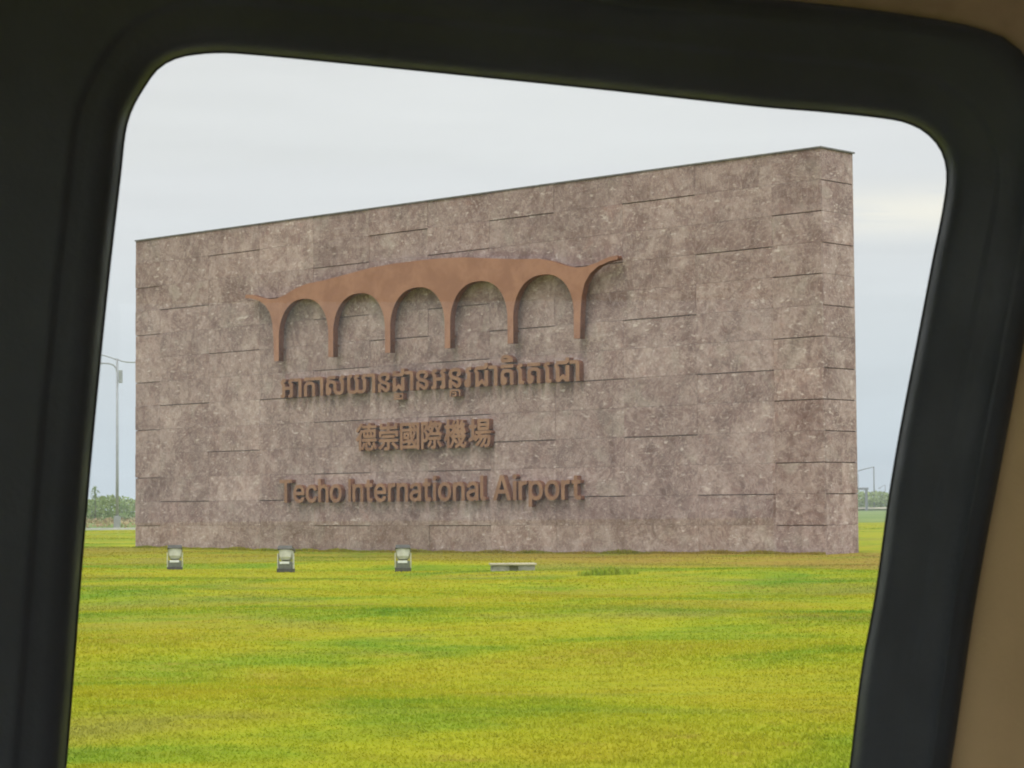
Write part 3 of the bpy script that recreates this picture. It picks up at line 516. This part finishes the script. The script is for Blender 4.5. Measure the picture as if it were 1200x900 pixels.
[[[53,-11],[111,-12],[122,-9],[127,4],[128,374],[124,386],[111,392],[54,392],[44,386],[40,376],[40,6],[44,-7]],[[75,431],[91,431],[116,441],[129,454],[138,476],[137,496],[127,516],[111,529],[84,537],[61,532],[44,520],[33,504],[28,484],[33,461],[39,453],[51,441]]],
[[[125,-14],[154,-15],[181,-9],[189,-4],[192,9],[184,46],[179,62],[169,66],[136,65],[131,69],[128,76],[127,509],[122,519],[111,522],[56,522],[44,516],[40,504],[40,74],[48,39],[56,24],[65,11],[74,3],[86,-4],[109,-12]]],
[[[18,-11],[79,-13],[95,-6],[136,111],[142,126],[149,130],[334,130],[338,124],[383,-1],[386,-7],[401,-13],[456,-13],[466,-10],[471,-6],[474,4],[469,19],[289,509],[281,519],[269,522],[206,522],[196,520],[191,516],[6,6],[9,-6]],[[176,213],[174,216],[176,224],[197,281],[233,396],[239,406],[244,396],[304,216],[299,212]]],
[[[53,-154],[109,-155],[119,-153],[124,-149],[128,-136],[129,18],[134,17],[146,6],[166,-7],[194,-17],[211,-20],[246,-20],[266,-17],[296,-7],[316,3],[336,18],[352,34],[369,56],[382,81],[397,129],[402,166],[402,211],[397,249],[382,296],[362,331],[339,357],[311,377],[271,392],[256,395],[231,398],[199,395],[171,387],[161,382],[146,371],[129,356],[125,359],[125,376],[122,384],[116,390],[106,392],[59,392],[49,390],[44,386],[40,374],[40,-136],[44,-149]],[[201,61],[186,66],[165,79],[151,94],[136,121],[130,139],[125,174],[125,204],[128,226],[133,251],[143,274],[150,284],[169,302],[191,314],[209,317],[234,317],[249,314],[269,304],[290,284],[302,264],[309,244],[315,214],[315,164],[309,134],[301,113],[289,93],[275,79],[254,66],[239,61]]],
[[[-213,-149],[-17,-149],[-15,-144],[-16,-42],[-21,-40],[-213,-41],[-215,-46],[-215,-64],[-211,-70],[-51,-70],[-47,-71],[-45,-76],[-45,-114],[-49,-120],[-209,-120],[-213,-121],[-215,-126],[-215,-144]],[[-213,-109],[-91,-110],[-85,-106],[-85,-86],[-86,-82],[-91,-80],[-209,-80],[-213,-81],[-215,-86],[-215,-104]]],
[[[-233,-149],[-211,-150],[-206,-148],[-205,-81],[-200,-74],[-184,-61],[-71,-60],[-64,-63],[-46,-79],[-44,-148],[-39,-150],[-19,-150],[-15,-144],[-15,-81],[-10,-69],[-10,-66],[-16,-57],[-24,-54],[-39,-42],[-47,-31],[-61,-25],[-74,-30],[-176,-30],[-189,-25],[-191,-25],[-203,-31],[-211,-42],[-226,-54],[-233,-56],[-240,-66],[-240,-69],[-235,-81],[-235,-144]],[[-183,-149],[-97,-149],[-95,-144],[-96,-72],[-101,-70],[-183,-71],[-185,-76],[-185,-94],[-183,-99],[-131,-100],[-127,-101],[-125,-106],[-125,-116],[-129,-120],[-183,-121],[-185,-126],[-185,-144]]]]
GLYPHS = dict(zip(['km'+c for c in 'អកសយដនរជតាិេ'] + ['cj'+c for c in '德崇國際機場'] + ['in'+c for c in 'TechoIntrailAp' if c] + ['km_tha', 'km_ta'], OUTLINES))

for k in range(6):
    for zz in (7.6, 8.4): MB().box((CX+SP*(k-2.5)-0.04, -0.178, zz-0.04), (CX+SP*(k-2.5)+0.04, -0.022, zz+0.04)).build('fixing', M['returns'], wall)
def letters(name, keys, s0, s1, z, sc, depth, gap=0.0, adv=None, sxfix=None):
    """a row of separate raised letters from s0 to s1 along the wall; keys starting with a plus share the advance of the letter before"""
    wid = []; x = 0.0; spots = []
    for k in keys:
        lp = GLYPHS[k.lstrip('+')]
        xs = [p[0] for l in lp for p in l]
        if k[0] == '+': spots.append((k, None, x)); continue
        lo, hi = min(xs)/1000, max(xs)/1000
        if k == 'kmា' and spots: x -= gap - 0.006               # this sign hooks straight onto the letter before it
        spots.append((k, x - lo, None)); x += hi - lo + gap
    total = x - gap
    sx = (s1-s0)/(total*sc)
    out = []
    last = None
    for k, off, xx in spots:
        lp = [[(p[0]/1000, p[1]/1000) for p in l] for l in GLYPHS[k.lstrip('+')]]
        if off is None:
            xs = [p[0] for l in lp for p in l]; c = (min(xs)+max(xs))/2
            off = last - c
        else:
            xs = [p[0] for l in lp for p in l]; last = off + (min(xs)+max(xs))/2
        xs = [p[0] for l in lp for p in l]
        base = s0 + (off + min(xs))*sc*sx
        lp = [[(p[0]-min(xs), p[1]) for p in l] for l in lp]
        o = link(name, fill_mesh(name, lp, depth, 0, 0, sc, sx), M['letter'], wall)
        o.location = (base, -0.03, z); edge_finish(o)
        o['label'] = 'raised brown ' + name.replace('_', ' ') + ' ' + k.lstrip('+')[2:].lstrip('_')
        out.append(o)
    return out
KH = ['kmអ', 'kmា', 'kmក', 'kmា', 'kmស', 'kmយ', 'kmា', 'kmន', 'kmដ', '+km_tha', 'kmា', 'kmន', 'kmអ', 'kmន', '+km_ta', 'kmរ', 'kmជ', 'kmា', 'kmត', '+kmិ', 'kmេ', 'kmត', 'kmេ', 'kmជ', 'kmា']
letters('khmer_letter', KH, 9.25, 24.42, 5.78, 2.12, 0.22, 0.062)
letters('chinese_character', ['cj'+c for c in '德崇國際機場'], 13.42, 20.28, 3.74, 3.05, 0.21, 0.030)
letters('latin_letter', ['in'+c for c in 'Techo'], 9.15, 12.62, 1.80, 1.64, 0.20, 0.045)
letters('latin_letter', ['in'+c for c in 'International'], 12.98, 20.00, 1.80, 1.64, 0.20, 0.050)
letters('latin_letter', ['in'+c for c in 'Airport'], 20.35, 24.42, 1.80, 1.64, 0.20, 0.045)

# ------------------------------------------------------------------ floodlights on the lawn
def floodlight():
    t = empty('floodlight')
    MB().box((-0.20, -0.16, -0.05), (0.20, 0.16, 0.05)).build('base', M['dark'], t, bevel=0.01)
    MB().box((-0.17, -0.13, 0.05), (0.17, 0.13, 0.215)).build('gear_box', M['gear'], t, bevel=0.012)
    MB().box((-0.13, -0.142, 0.165), (0.11, 0.142, 0.222)).build('lid', M['highlight'], t, bevel=0.006)  # pale lid colour stands in for the highlight on the gear box
    for s in (-1, 1):
        MB().box((s*0.195-0.012, -0.06, 0.04), (s*0.195+0.012, 0.06, 0.42)).build('bracket', M['housing'], t, bevel=0.004)
    h = MB()
    n_ = 12
    prof = [(0.00, 0.120, 0.10), (0.06, 0.165, 0.15), (0.22, 0.178, 0.185), (0.26, 0.180, 0.19)]
    for zz, rx, ry in prof:
        for k in range(n_):
            a = 2*math.pi*(k+0.5)/n_
            c, s = math.cos(a), math.sin(a)
            q = (abs(c)**4+abs(s)**4)**-0.25
            h.v.append((c*q*rx, s*q*ry, zz))
    for j in range(len(prof)-1):
        for k in range(n_): h.f.append((j*n_+k, j*n_+(k+1) % n_, (j+1)*n_+(k+1) % n_, (j+1)*n_+k))
    h.f.append(tuple(reversed(range(n_)))); h.f.append(tuple(range(3*n_, 4*n_)))
    hd = h.build('lamp_housing', M['housing'], t, bevel=0.004)
    rim = MB().box((-0.195, -0.215, -0.02), (0.195, 0.215, 0.075), 0.90).build('rim', M['dark'], hd, bevel=0.01)
    rim.location = (0, 0, 0.262)
    ln = MB().box((-0.155, -0.165, 0.0), (0.155, 0.165, 0.006)).build('lens', M['lens'], rim)
    ln.location = (0, 0, 0.077)
    hd.location = (0, 0.01, 0.25); hd.rotation_euler = (math.radians(-14), 0, 0)
    return t
def copy_tree(o, parent=None):
    c = o.copy(); COL.objects.link(c)
    if parent: c.parent = parent
    for ch in list(o.children): copy_tree(ch, c)
    return c
f0 = floodlight()
for i, (x, y, rz, lb) in enumerate([(-8.87, 60.4, 0.12, 'grey floodlight on the lawn nearest the far end of the stone wall'),
                                   (-5.71, 57.84, -0.12, 'middle grey floodlight standing between two others before the stone wall'),
                                   (-2.77, 57.84, 0.02, 'grey floodlight on the lawn nearest the low concrete box')]):
    o = f0 if i == 0 else copy_tree(f0)
    o.location = (x, y, -0.01); o.rotation_euler = (0, 0, rz)
    tag(o, lb, 'floodlight', 'floodlights on the lawn before the wall')

# low concrete inspection box
ib = empty('inspection_box', (-0.02, 55.9, 0), 0.06)
tag(ib, 'low rectangular concrete box with pale lid in the grass before the wall', 'utility box')
wl = MB()
wl.box((-0.52, -0.34, -0.1), (-0.10, 0.34, 0.13)).box((0.12, -0.34, -0.1), (0.52, 0.34, 0.13)).box((-0.098, -0.22, -0.1), (0.118, 0.34, 0.128))
wl.build('box_wall', M['concrete'], ib)
MB().box((-0.56, -0.38, 0.133), (0.56, 0.38, 0.175)).build('lid', M['tan_concrete'], ib, bevel=0.008)

# a fresh tuft in the dried strip
def clump(loc, spread, height, count, seed):
    r = random.Random(seed); V = []; Fc = []
    for k in range(count):
        a = r.uniform(0, 6.283); q = spread*r.random()**0.8
        x, y = math.cos(a)*q, math.sin(a)*q*0.45
        hh = height*(1-0.55*q/spread)*r.uniform(0.5, 1.1); b = r.uniform(0, 6.283); wd = 0.026
        lx, ly = r.uniform(-0.5, 0.5)*hh, r.uniform(-0.5, 0.5)*hh
        i = len(V)
        V += [(x-math.cos(b)*wd, y-math.sin(b)*wd, -0.03), (x+math.cos(b)*wd, y+math.sin(b)*wd, -0.03),
              (x+lx*0.4+math.cos(b)*wd*0.7, y+ly*0.4+math.sin(b)*wd*0.7, hh*0.6), (x+lx*0.4-math.cos(b)*wd*0.7, y+ly*0.4-math.sin(b)*wd*0.7, hh*0.6), (x+lx, y+ly, hh)]
        Fc += [(i, i+1, i+2, i+3), (i+3, i+2, i+4)]
    o = link('grass_clump', mesh('grass_clump', V, Fc), M['sprout']); o.location = loc
    return o
tag(clump((2.15, 51.6, 0), 0.75, 0.22, 420, 3), 'bright green grass clump in the dried lawn right of the concrete box', 'grass clump')

# ------------------------------------------------------------------ lamp posts and gantry
def pole_part(name, pts, rad, m, parent, seg=10): return MB().tube(pts, rad, seg).build(name, m, parent, smooth=True)
lp = empty('street_lamp', (-33.7, 196.0, 0))
tag(lp, 'tall slender street lamp with two thin arms left of the stone wall', 'street lamp')
k = 196.0/F
pole_part('post', [(0, 0, -0.1), (0, 0, 5), (-0.02, 0, 14.55)], [0.15, 0.12, 0.085], M['pole'], lp)
MB().box((-0.26, -0.26, -0.1), (0.26, 0.26, 1.1)).build('post_foot', M['pole'], lp, bevel=0.02)
pole_part('arm', [(-0.02, 0, 14.45), (0.5, 0, 14.28), (1.0, 0, 14.22), (2.4, 0, 14.2)], 0.055, M['pole'], lp)
pole_part('arm', [(-0.02, 0, 14.42), (-0.5, 0, 14.60), (-1.1, 0, 14.80), (-2.2, 0, 15.02)], 0.045, M['pole'], lp)
pole_part('arm', [(-0.04, 0, 13.3), (-0.12, 0, 13.75), (-0.35, 0, 14.0), (-0.75, 0, 14.12), (-1.5, 0, 14.18)], 0.06, M['pole'], lp)
for s, zz in ((-1, 14.16), (1, 14.2)):
    MB().box((s*2.35-0.45 + (0.65 if s < 0 else 0), -0.16, zz-0.10), (s*2.35+0.45 + (0.65 if s < 0 else 0), 0.16, zz+0.04), 0.8).build('lamp_head', M['pole'], lp, bevel=0.02)
MB().box((0.12, -0.16, 12.45), (0.42, 0.16, 13.55)).build('control_box', M['pole'], lp, bevel=0.03)

def far_lamp(px, py_top, py_base, depth, arm_px, drop_px, rad, label):
    b = at(px, py_base, depth); t = at(px, py_top, depth)
    o = empty('street_lamp', (b.x, b.y, 0)); tag(o, label, 'street lamp', 'distant lamp posts right of the wall')
    H = t.z; k = depth/F
    pole_part('post', [(0, 0, -0.1), (0, 0, H)], [rad, rad*0.75], M['dark_pole'], o)
    pole_part('arm', [(0.05, 0, H-0.05), (arm_px*k*0.5, 0, H-drop_px*k*0.45), (arm_px*k, 0, H-drop_px*k)], rad*0.55, M['dark_pole'], o)
    e = (arm_px*k, H-drop_px*k); s = 1 if arm_px > 0 else -1
    MB().box((e[0]-0.4, -0.2, e[1]-0.14), (e[0]+0.5, 0.2, e[1]+0.06), 0.8).build('lamp_head', M['dark_pole'], o, bevel=0.02)
    return o
far_lamp(1024.5, 547, 590, 712, -19, 5, 0.26, 'tallest dark lamp post above the distant trees right of the wall')
far_lamp(1006.2, 556, 590, 760, -9, 2, 0.14, 'thin pale lamp post close against the right edge of the wall')
far_lamp(1037.5, 568, 590, 790, -7, 4, 0.14, 'small distant lamp post with a drooping arm beside the window edge')
g = at(1013.5, 573, 690); ga = empty('road_gantry', (g.x, 687.5, 0))
tag(ga, 'flat topped dark gantry over the far road beside the right edge of the wall', 'gantry')
MB().box((-0.35, -0.35, -0.1), (0.35, 0.35, g.z-0.35)).build('post', M['dark_pole'], ga)
MB().box((-12.35, -0.35, -0.1), (-11.65, 0.35, g.z-0.35)).build('post', M['dark_pole'], ga)
MB().box((-12.6, -0.45, g.z-0.347), (0.6, 0.45, g.z+0.35)).build('beam', M['dark_pole'], ga)

sp = at(111, 590, 318)
sap = empty('sapling', (sp.x, 318, 0)); tag(sap, 'lone thin sapling poking above the scrub by the left window edge', 'tree')
pole_part('trunk', [(0, 0, -0.1), (0.1, 0, 2.2), (0.0, 0, 4.6)], [0.07, 0.05, 0.02], M['bark'], sap, 6)
rr = random.Random(5); V = []; Fc = []
for k in range(170):
    zz = rr.uniform(2.4, 5.0); q = 0.75*(1-abs(zz-3.9)/1.9); a = rr.uniform(0, 6.28); s = rr.uniform(0.08, 0.2)
    c = Vector((math.cos(a)*q*rr.random(), math.sin(a)*q*rr.random(), zz)); u = Vector((rr.uniform(-1, 1), rr.uniform(-1, 1), rr.uniform(-1, 1))).normalized()*s
    v = u.cross(Vector((rr.uniform(-1, 1), rr.uniform(-1, 1), rr.uniform(-1, 1)))).normalized()*s
    i = len(V); V += [c-u, c-v*0.6, c+u, c+v*0.6]; Fc.append((i, i+1, i+2, i+3))
link('crown', mesh('crown', V, Fc), M['scrub'], sap)

# ------------------------------------------------------------------ the vehicle the view is seen from
van = empty('vehicle_cabin', (0, 0.5, 0.0))
tag(van, 'dark vehicle interior round a side window, black moulded surround with beige trim', 'vehicle')
def vlink(name, me, m):
    o = link(name, me, m, van); o.matrix_parent_inverse = Matrix.Translation((0, -0.5, 0)); return o
def vbox(name, a, b, m, bevel=0.0):
    o = MB().box(a, b).build(name, m, van, bevel=bevel); o.matrix_parent_inverse = Matrix.Translation((0, -0.5, 0)); return o
def smooth_loop(pts, count):
    """closed centripetal curve through points, evenly resampled"""
    P = [np.array(p, float) for p in pts]; out = []
    nP = len(P)
    for i in range(nP):
        p0, p1, p2, p3 = P[i-1], P[i], P[(i+1) % nP], P[(i+2) % nP]
        t0 = 0; t1 = t0+np.linalg.norm(p1-p0)**0.5; t2 = t1+np.linalg.norm(p2-p1)**0.5; t3 = t2+np.linalg.norm(p3-p2)**0.5
        for t in np.linspace(t1, t2, 24, endpoint=False):
            a1 = (t1-t)/(t1-t0)*p0+(t-t0)/(t1-t0)*p1; a2 = (t2-t)/(t2-t1)*p1+(t-t1)/(t2-t1)*p2; a3 = (t3-t)/(t3-t2)*p2+(t-t2)/(t3-t2)*p3
            b1 = (t2-t)/(t2-t0)*a1+(t-t0)/(t2-t0)*a2; b2 = (t3-t)/(t3-t1)*a2+(t-t1)/(t3-t1)*a3
            out.append((t2-t)/(t2-t1)*b1+(t-t1)/(t2-t1)*b2)
    out = np.array(out); seg = np.linalg.norm(np.roll(out, -1, 0)-out, axis=1); cum = np.concatenate([[0], np.cumsum(seg)])
    u = np.linspace(0, cum[-1], count, endpoint=False)
    ext = np.vstack([out, out[:1]])
    return np.stack([np.interp(u, cum, ext[:, 0]), np.interp(u, cum, ext[:, 1])], 1)
NS = 320
OPEN = [(78, 900), (87, 790), (95, 683), (108, 530), (122.5, 380), (131, 300), (142, 205), (148.5, 150), (155.5, 128), (167, 107), (186, 81), (207, 69), (233, 64), (262, 62.5), (300, 65), (400, 74.5), (500, 84.5), (700, 105),
        (900, 126.5), (967, 132), (1033, 139), (1060, 144), (1083, 155), (1100, 173), (1107.5, 193), (1108.5, 213), (1105, 240), (1100, 267), (1093, 301), (1076, 390), (1058.5, 480), (1051, 521), (1041.5, 578), (1024.5, 700), (1009, 785), (995, 900),
        (975, 1050), (962, 1120), (935, 1150), (880, 1160), (500, 1150), (150, 1140), (95, 1132), (68, 1105), (64, 1060)]
OUT = [(1115, 900), (1145, 700), (1175, 540), (1200, 405), (1222, 270), (1227, 160), (1217, 95), (1192, 53), (1150, 33), (1080, 19), (1000, 8), (900, -3), (700, -24), (400, -55), (150, -78), (0, -85), (-110, -70),
       (-170, -20), (-195, 80), (-215, 300), (-260, 700), (-310, 1130), (-295, 1230), (-220, 1270), (0, 1280), (400, 1285), (900, 1280), (1030, 1262), (1068, 1210), (1082, 1100)]
ring0 = smooth_loop(OPEN, NS)
tan = np.roll(ring0, -3, 0) - np.roll(ring0, 3, 0); tan /= np.linalg.norm(tan, axis=1)[:, None]
nor = np.stack([tan[:, 1], -tan[:, 0]], 1)
if ((nor*(ring0-ring0.mean(0))).sum(1)).mean() < 0: nor = -nor
def offset(d): return ring0 + nor*d
outer = smooth_loop(OUT, 900)
ctr = np.array([580.0, 560.0])
def radial(ring, poly):
    pa = np.arctan2(*(poly-ctr).T[::-1]); pr_ = np.linalg.norm(poly-ctr, axis=1); o = np.argsort(pa)
    pa, pr_ = pa[o], pr_[o]
    ra = np.arctan2(*(ring-ctr).T[::-1])
    rr_ = np.interp(ra, np.concatenate([[pa[-1]-2*math.pi], pa, [pa[0]+2*math.pi]]), np.concatenate([[pr_[-1]], pr_, [pr_[0]]]))
    return ctr + np.stack([np.cos(ra), np.sin(ra)], 1)*rr_[:, None]
outr = radial(offset(64), outer)
def inset(d):
    v = outr - offset(64); L = np.linalg.norm(v, axis=1)[:, None]
    return outr - v/L*np.minimum(d, L*0.45)
def loft(name, rings, m):
    V = []; Fc = []
    for px, dep in rings: V += [at(p[0], p[1], dep) for p in px]
    for j in range(len(rings)-1):
        for i in range(NS):
            k2 = (i+1) % NS
            Fc.append((j*NS+i, j*NS+k2, (j+1)*NS+k2, (j+1)*NS+i))
    return vlink(name, mesh(name, V, Fc, True), m)
sur = loft('window_surround', [(offset(2.5), 1.534), (offset(6), 1.527), (offset(11), 1.518), (offset(20), 1.5115), (offset(40), 1.509), (offset(54), 1.5075), (offset(58), 1.5065), (offset(62), 1.5045), (offset(66), 1.5035), (offset(70), 1.503),
                (inset(42), 1.5000), (inset(30), 1.4990), (inset(24), 1.4995), (inset(16), 1.4995), (inset(8), 1.501), (inset(3), 1.504), (outr, 1.513)], M['black'])
loft('window_seal', [(offset(14), 1.5395), (offset(0), 1.5395), (offset(0.2), 1.5355), (offset(6), 1.5345)], M['rubber'])
pane = mesh('window_pane', [at(p[0], p[1], 1.541) for p in offset(10)], [tuple(range(NS))])
vlink('window_pane', pane, M['glass'])
# trim sheet round the surround, beige beside it and brown above it
far_px = []
for p in outr:
    v = p-ctr; s = min(3380/abs(v[0]) if v[0] else 9e9, (2300 if v[1] > 0 else 950)/abs(v[1]) if v[1] else 9e9); far_px.append(ctr+v*s)
far_px = np.array(far_px)
def trim(name, sel, m):
    V = []; Fc = []; idx = [i for i in range(NS) if sel(i)]
    rings = [(inset(4), 1.5125), (outr, 1.5095), (outr+(far_px-outr)*0.02, 1.509), (far_px, 1.500)]
    for i in idx:
        a, b = i, (i+1) % NS
        for (p, da), (q, db) in zip(rings[:-1], rings[1:]):
            o = len(V)
            V += [at(*p[a], da), at(*p[b], da), at(*q[b], db), at(*q[a], db)]; Fc.append((o, o+1, o+2, o+3))
    me = mesh(name, V, Fc, True)
    bm = bmesh.new(); bm.from_mesh(me); bmesh.ops.remove_doubles(bm, verts=bm.verts, dist=1e-5); bm.to_mesh(me); bm.free()
    return vlink(name, me, m)
top = lambda i: outr[i][1] < 100 and outr[i][0] > -150
trim('pillar_trim', lambda i: not top(i), M['beige'])
trim('headliner_edge', top, M['headliner'])
# outer skin with the same opening, roof, floor and the opposite side of the cabin
V = []; Fc = []
for px, dep in ((offset(8), 1.545), (offset(12), 1.575), (far_px, 1.585)): V += [at(p[0], p[1], dep) for p in px]
for j in range(2):
    for i in range(NS): Fc.append((j*NS+i, j*NS+(i+1) % NS, (j+1)*NS+(i+1) % NS, (j+1)*NS+i))
vlink('body_side', mesh('body_side', V, Fc, True), M['paint'])
for a, b in (((-1.9, -0.85), (-1.75, 1.495)), ((1.05, -0.85), (1.9, 1.495)), ((-1.748, 1.05), (1.048, 1.495)), ((-1.748, -0.85), (1.048, -0.70))):   # roof lining left open, to light the surround, under an unseen sunroof
    vbox('headliner', (*a, 1.93), (*b, 1.96), M['headliner']); vbox('roof', (*a, 1.965), (*b, 2.0), M['paint'])
vbox('added_sunroof', (-1.76, -0.71, 1.975), (1.06, 1.06, 1.981), M['glass'])  # unseen roof glass, added to let sky light onto the window surround
vbox('floor', (-1.9, -0.85, 0.40), (1.9, 1.495, 0.44), M['carpet'])
vbox('body_side', (-1.9, -0.90, 0.40), (1.9, -0.855, 0.95), M['beige'])
vbox('roof_rail', (-1.9, -0.90, 1.86), (1.9, -0.855, 1.93), M['beige'])
vbox('added_dimming_panel', (0.45, -0.90, 0.952), (1.9, -0.858, 1.858), M['black'])  # unseen solid panel, added to dim the right side of the surround
for x in (-1.85, -0.75): vbox('pillar', (x, -0.90, 0.952), (x+0.07, -0.858, 1.858), M['black'])
vbox('window_pane', (-1.9, -0.885, 0.953), (0.448, -0.880, 1.857), M['glass'])
vbox('bulkhead', (-1.95, -0.85, 0.44), (-1.905, 1.495, 0.95), M['black'])
vbox('windscreen', (-1.935, -0.85, 0.953), (-1.930, 1.495, 1.925), M['glass'])
vbox('bulkhead', (1.905, -0.85, 0.44), (1.95, 1.495, 1.93), M['beige'])

# ------------------------------------------------------------------ the humid air
m = bpy.data.materials.new('humid air'); m.use_nodes = True
n = N(m.node_tree)
n.new('ShaderNodeOutputMaterial', {'Volume': n.new('ShaderNodeVolumePrincipled', {'Color': (0.86, 0.90, 0.93), 'Density': 0.00032})})
tag(MB().box((-1500, -60, -1.2), (1500, 1500, 26)).build('haze', m), kind='stuff')
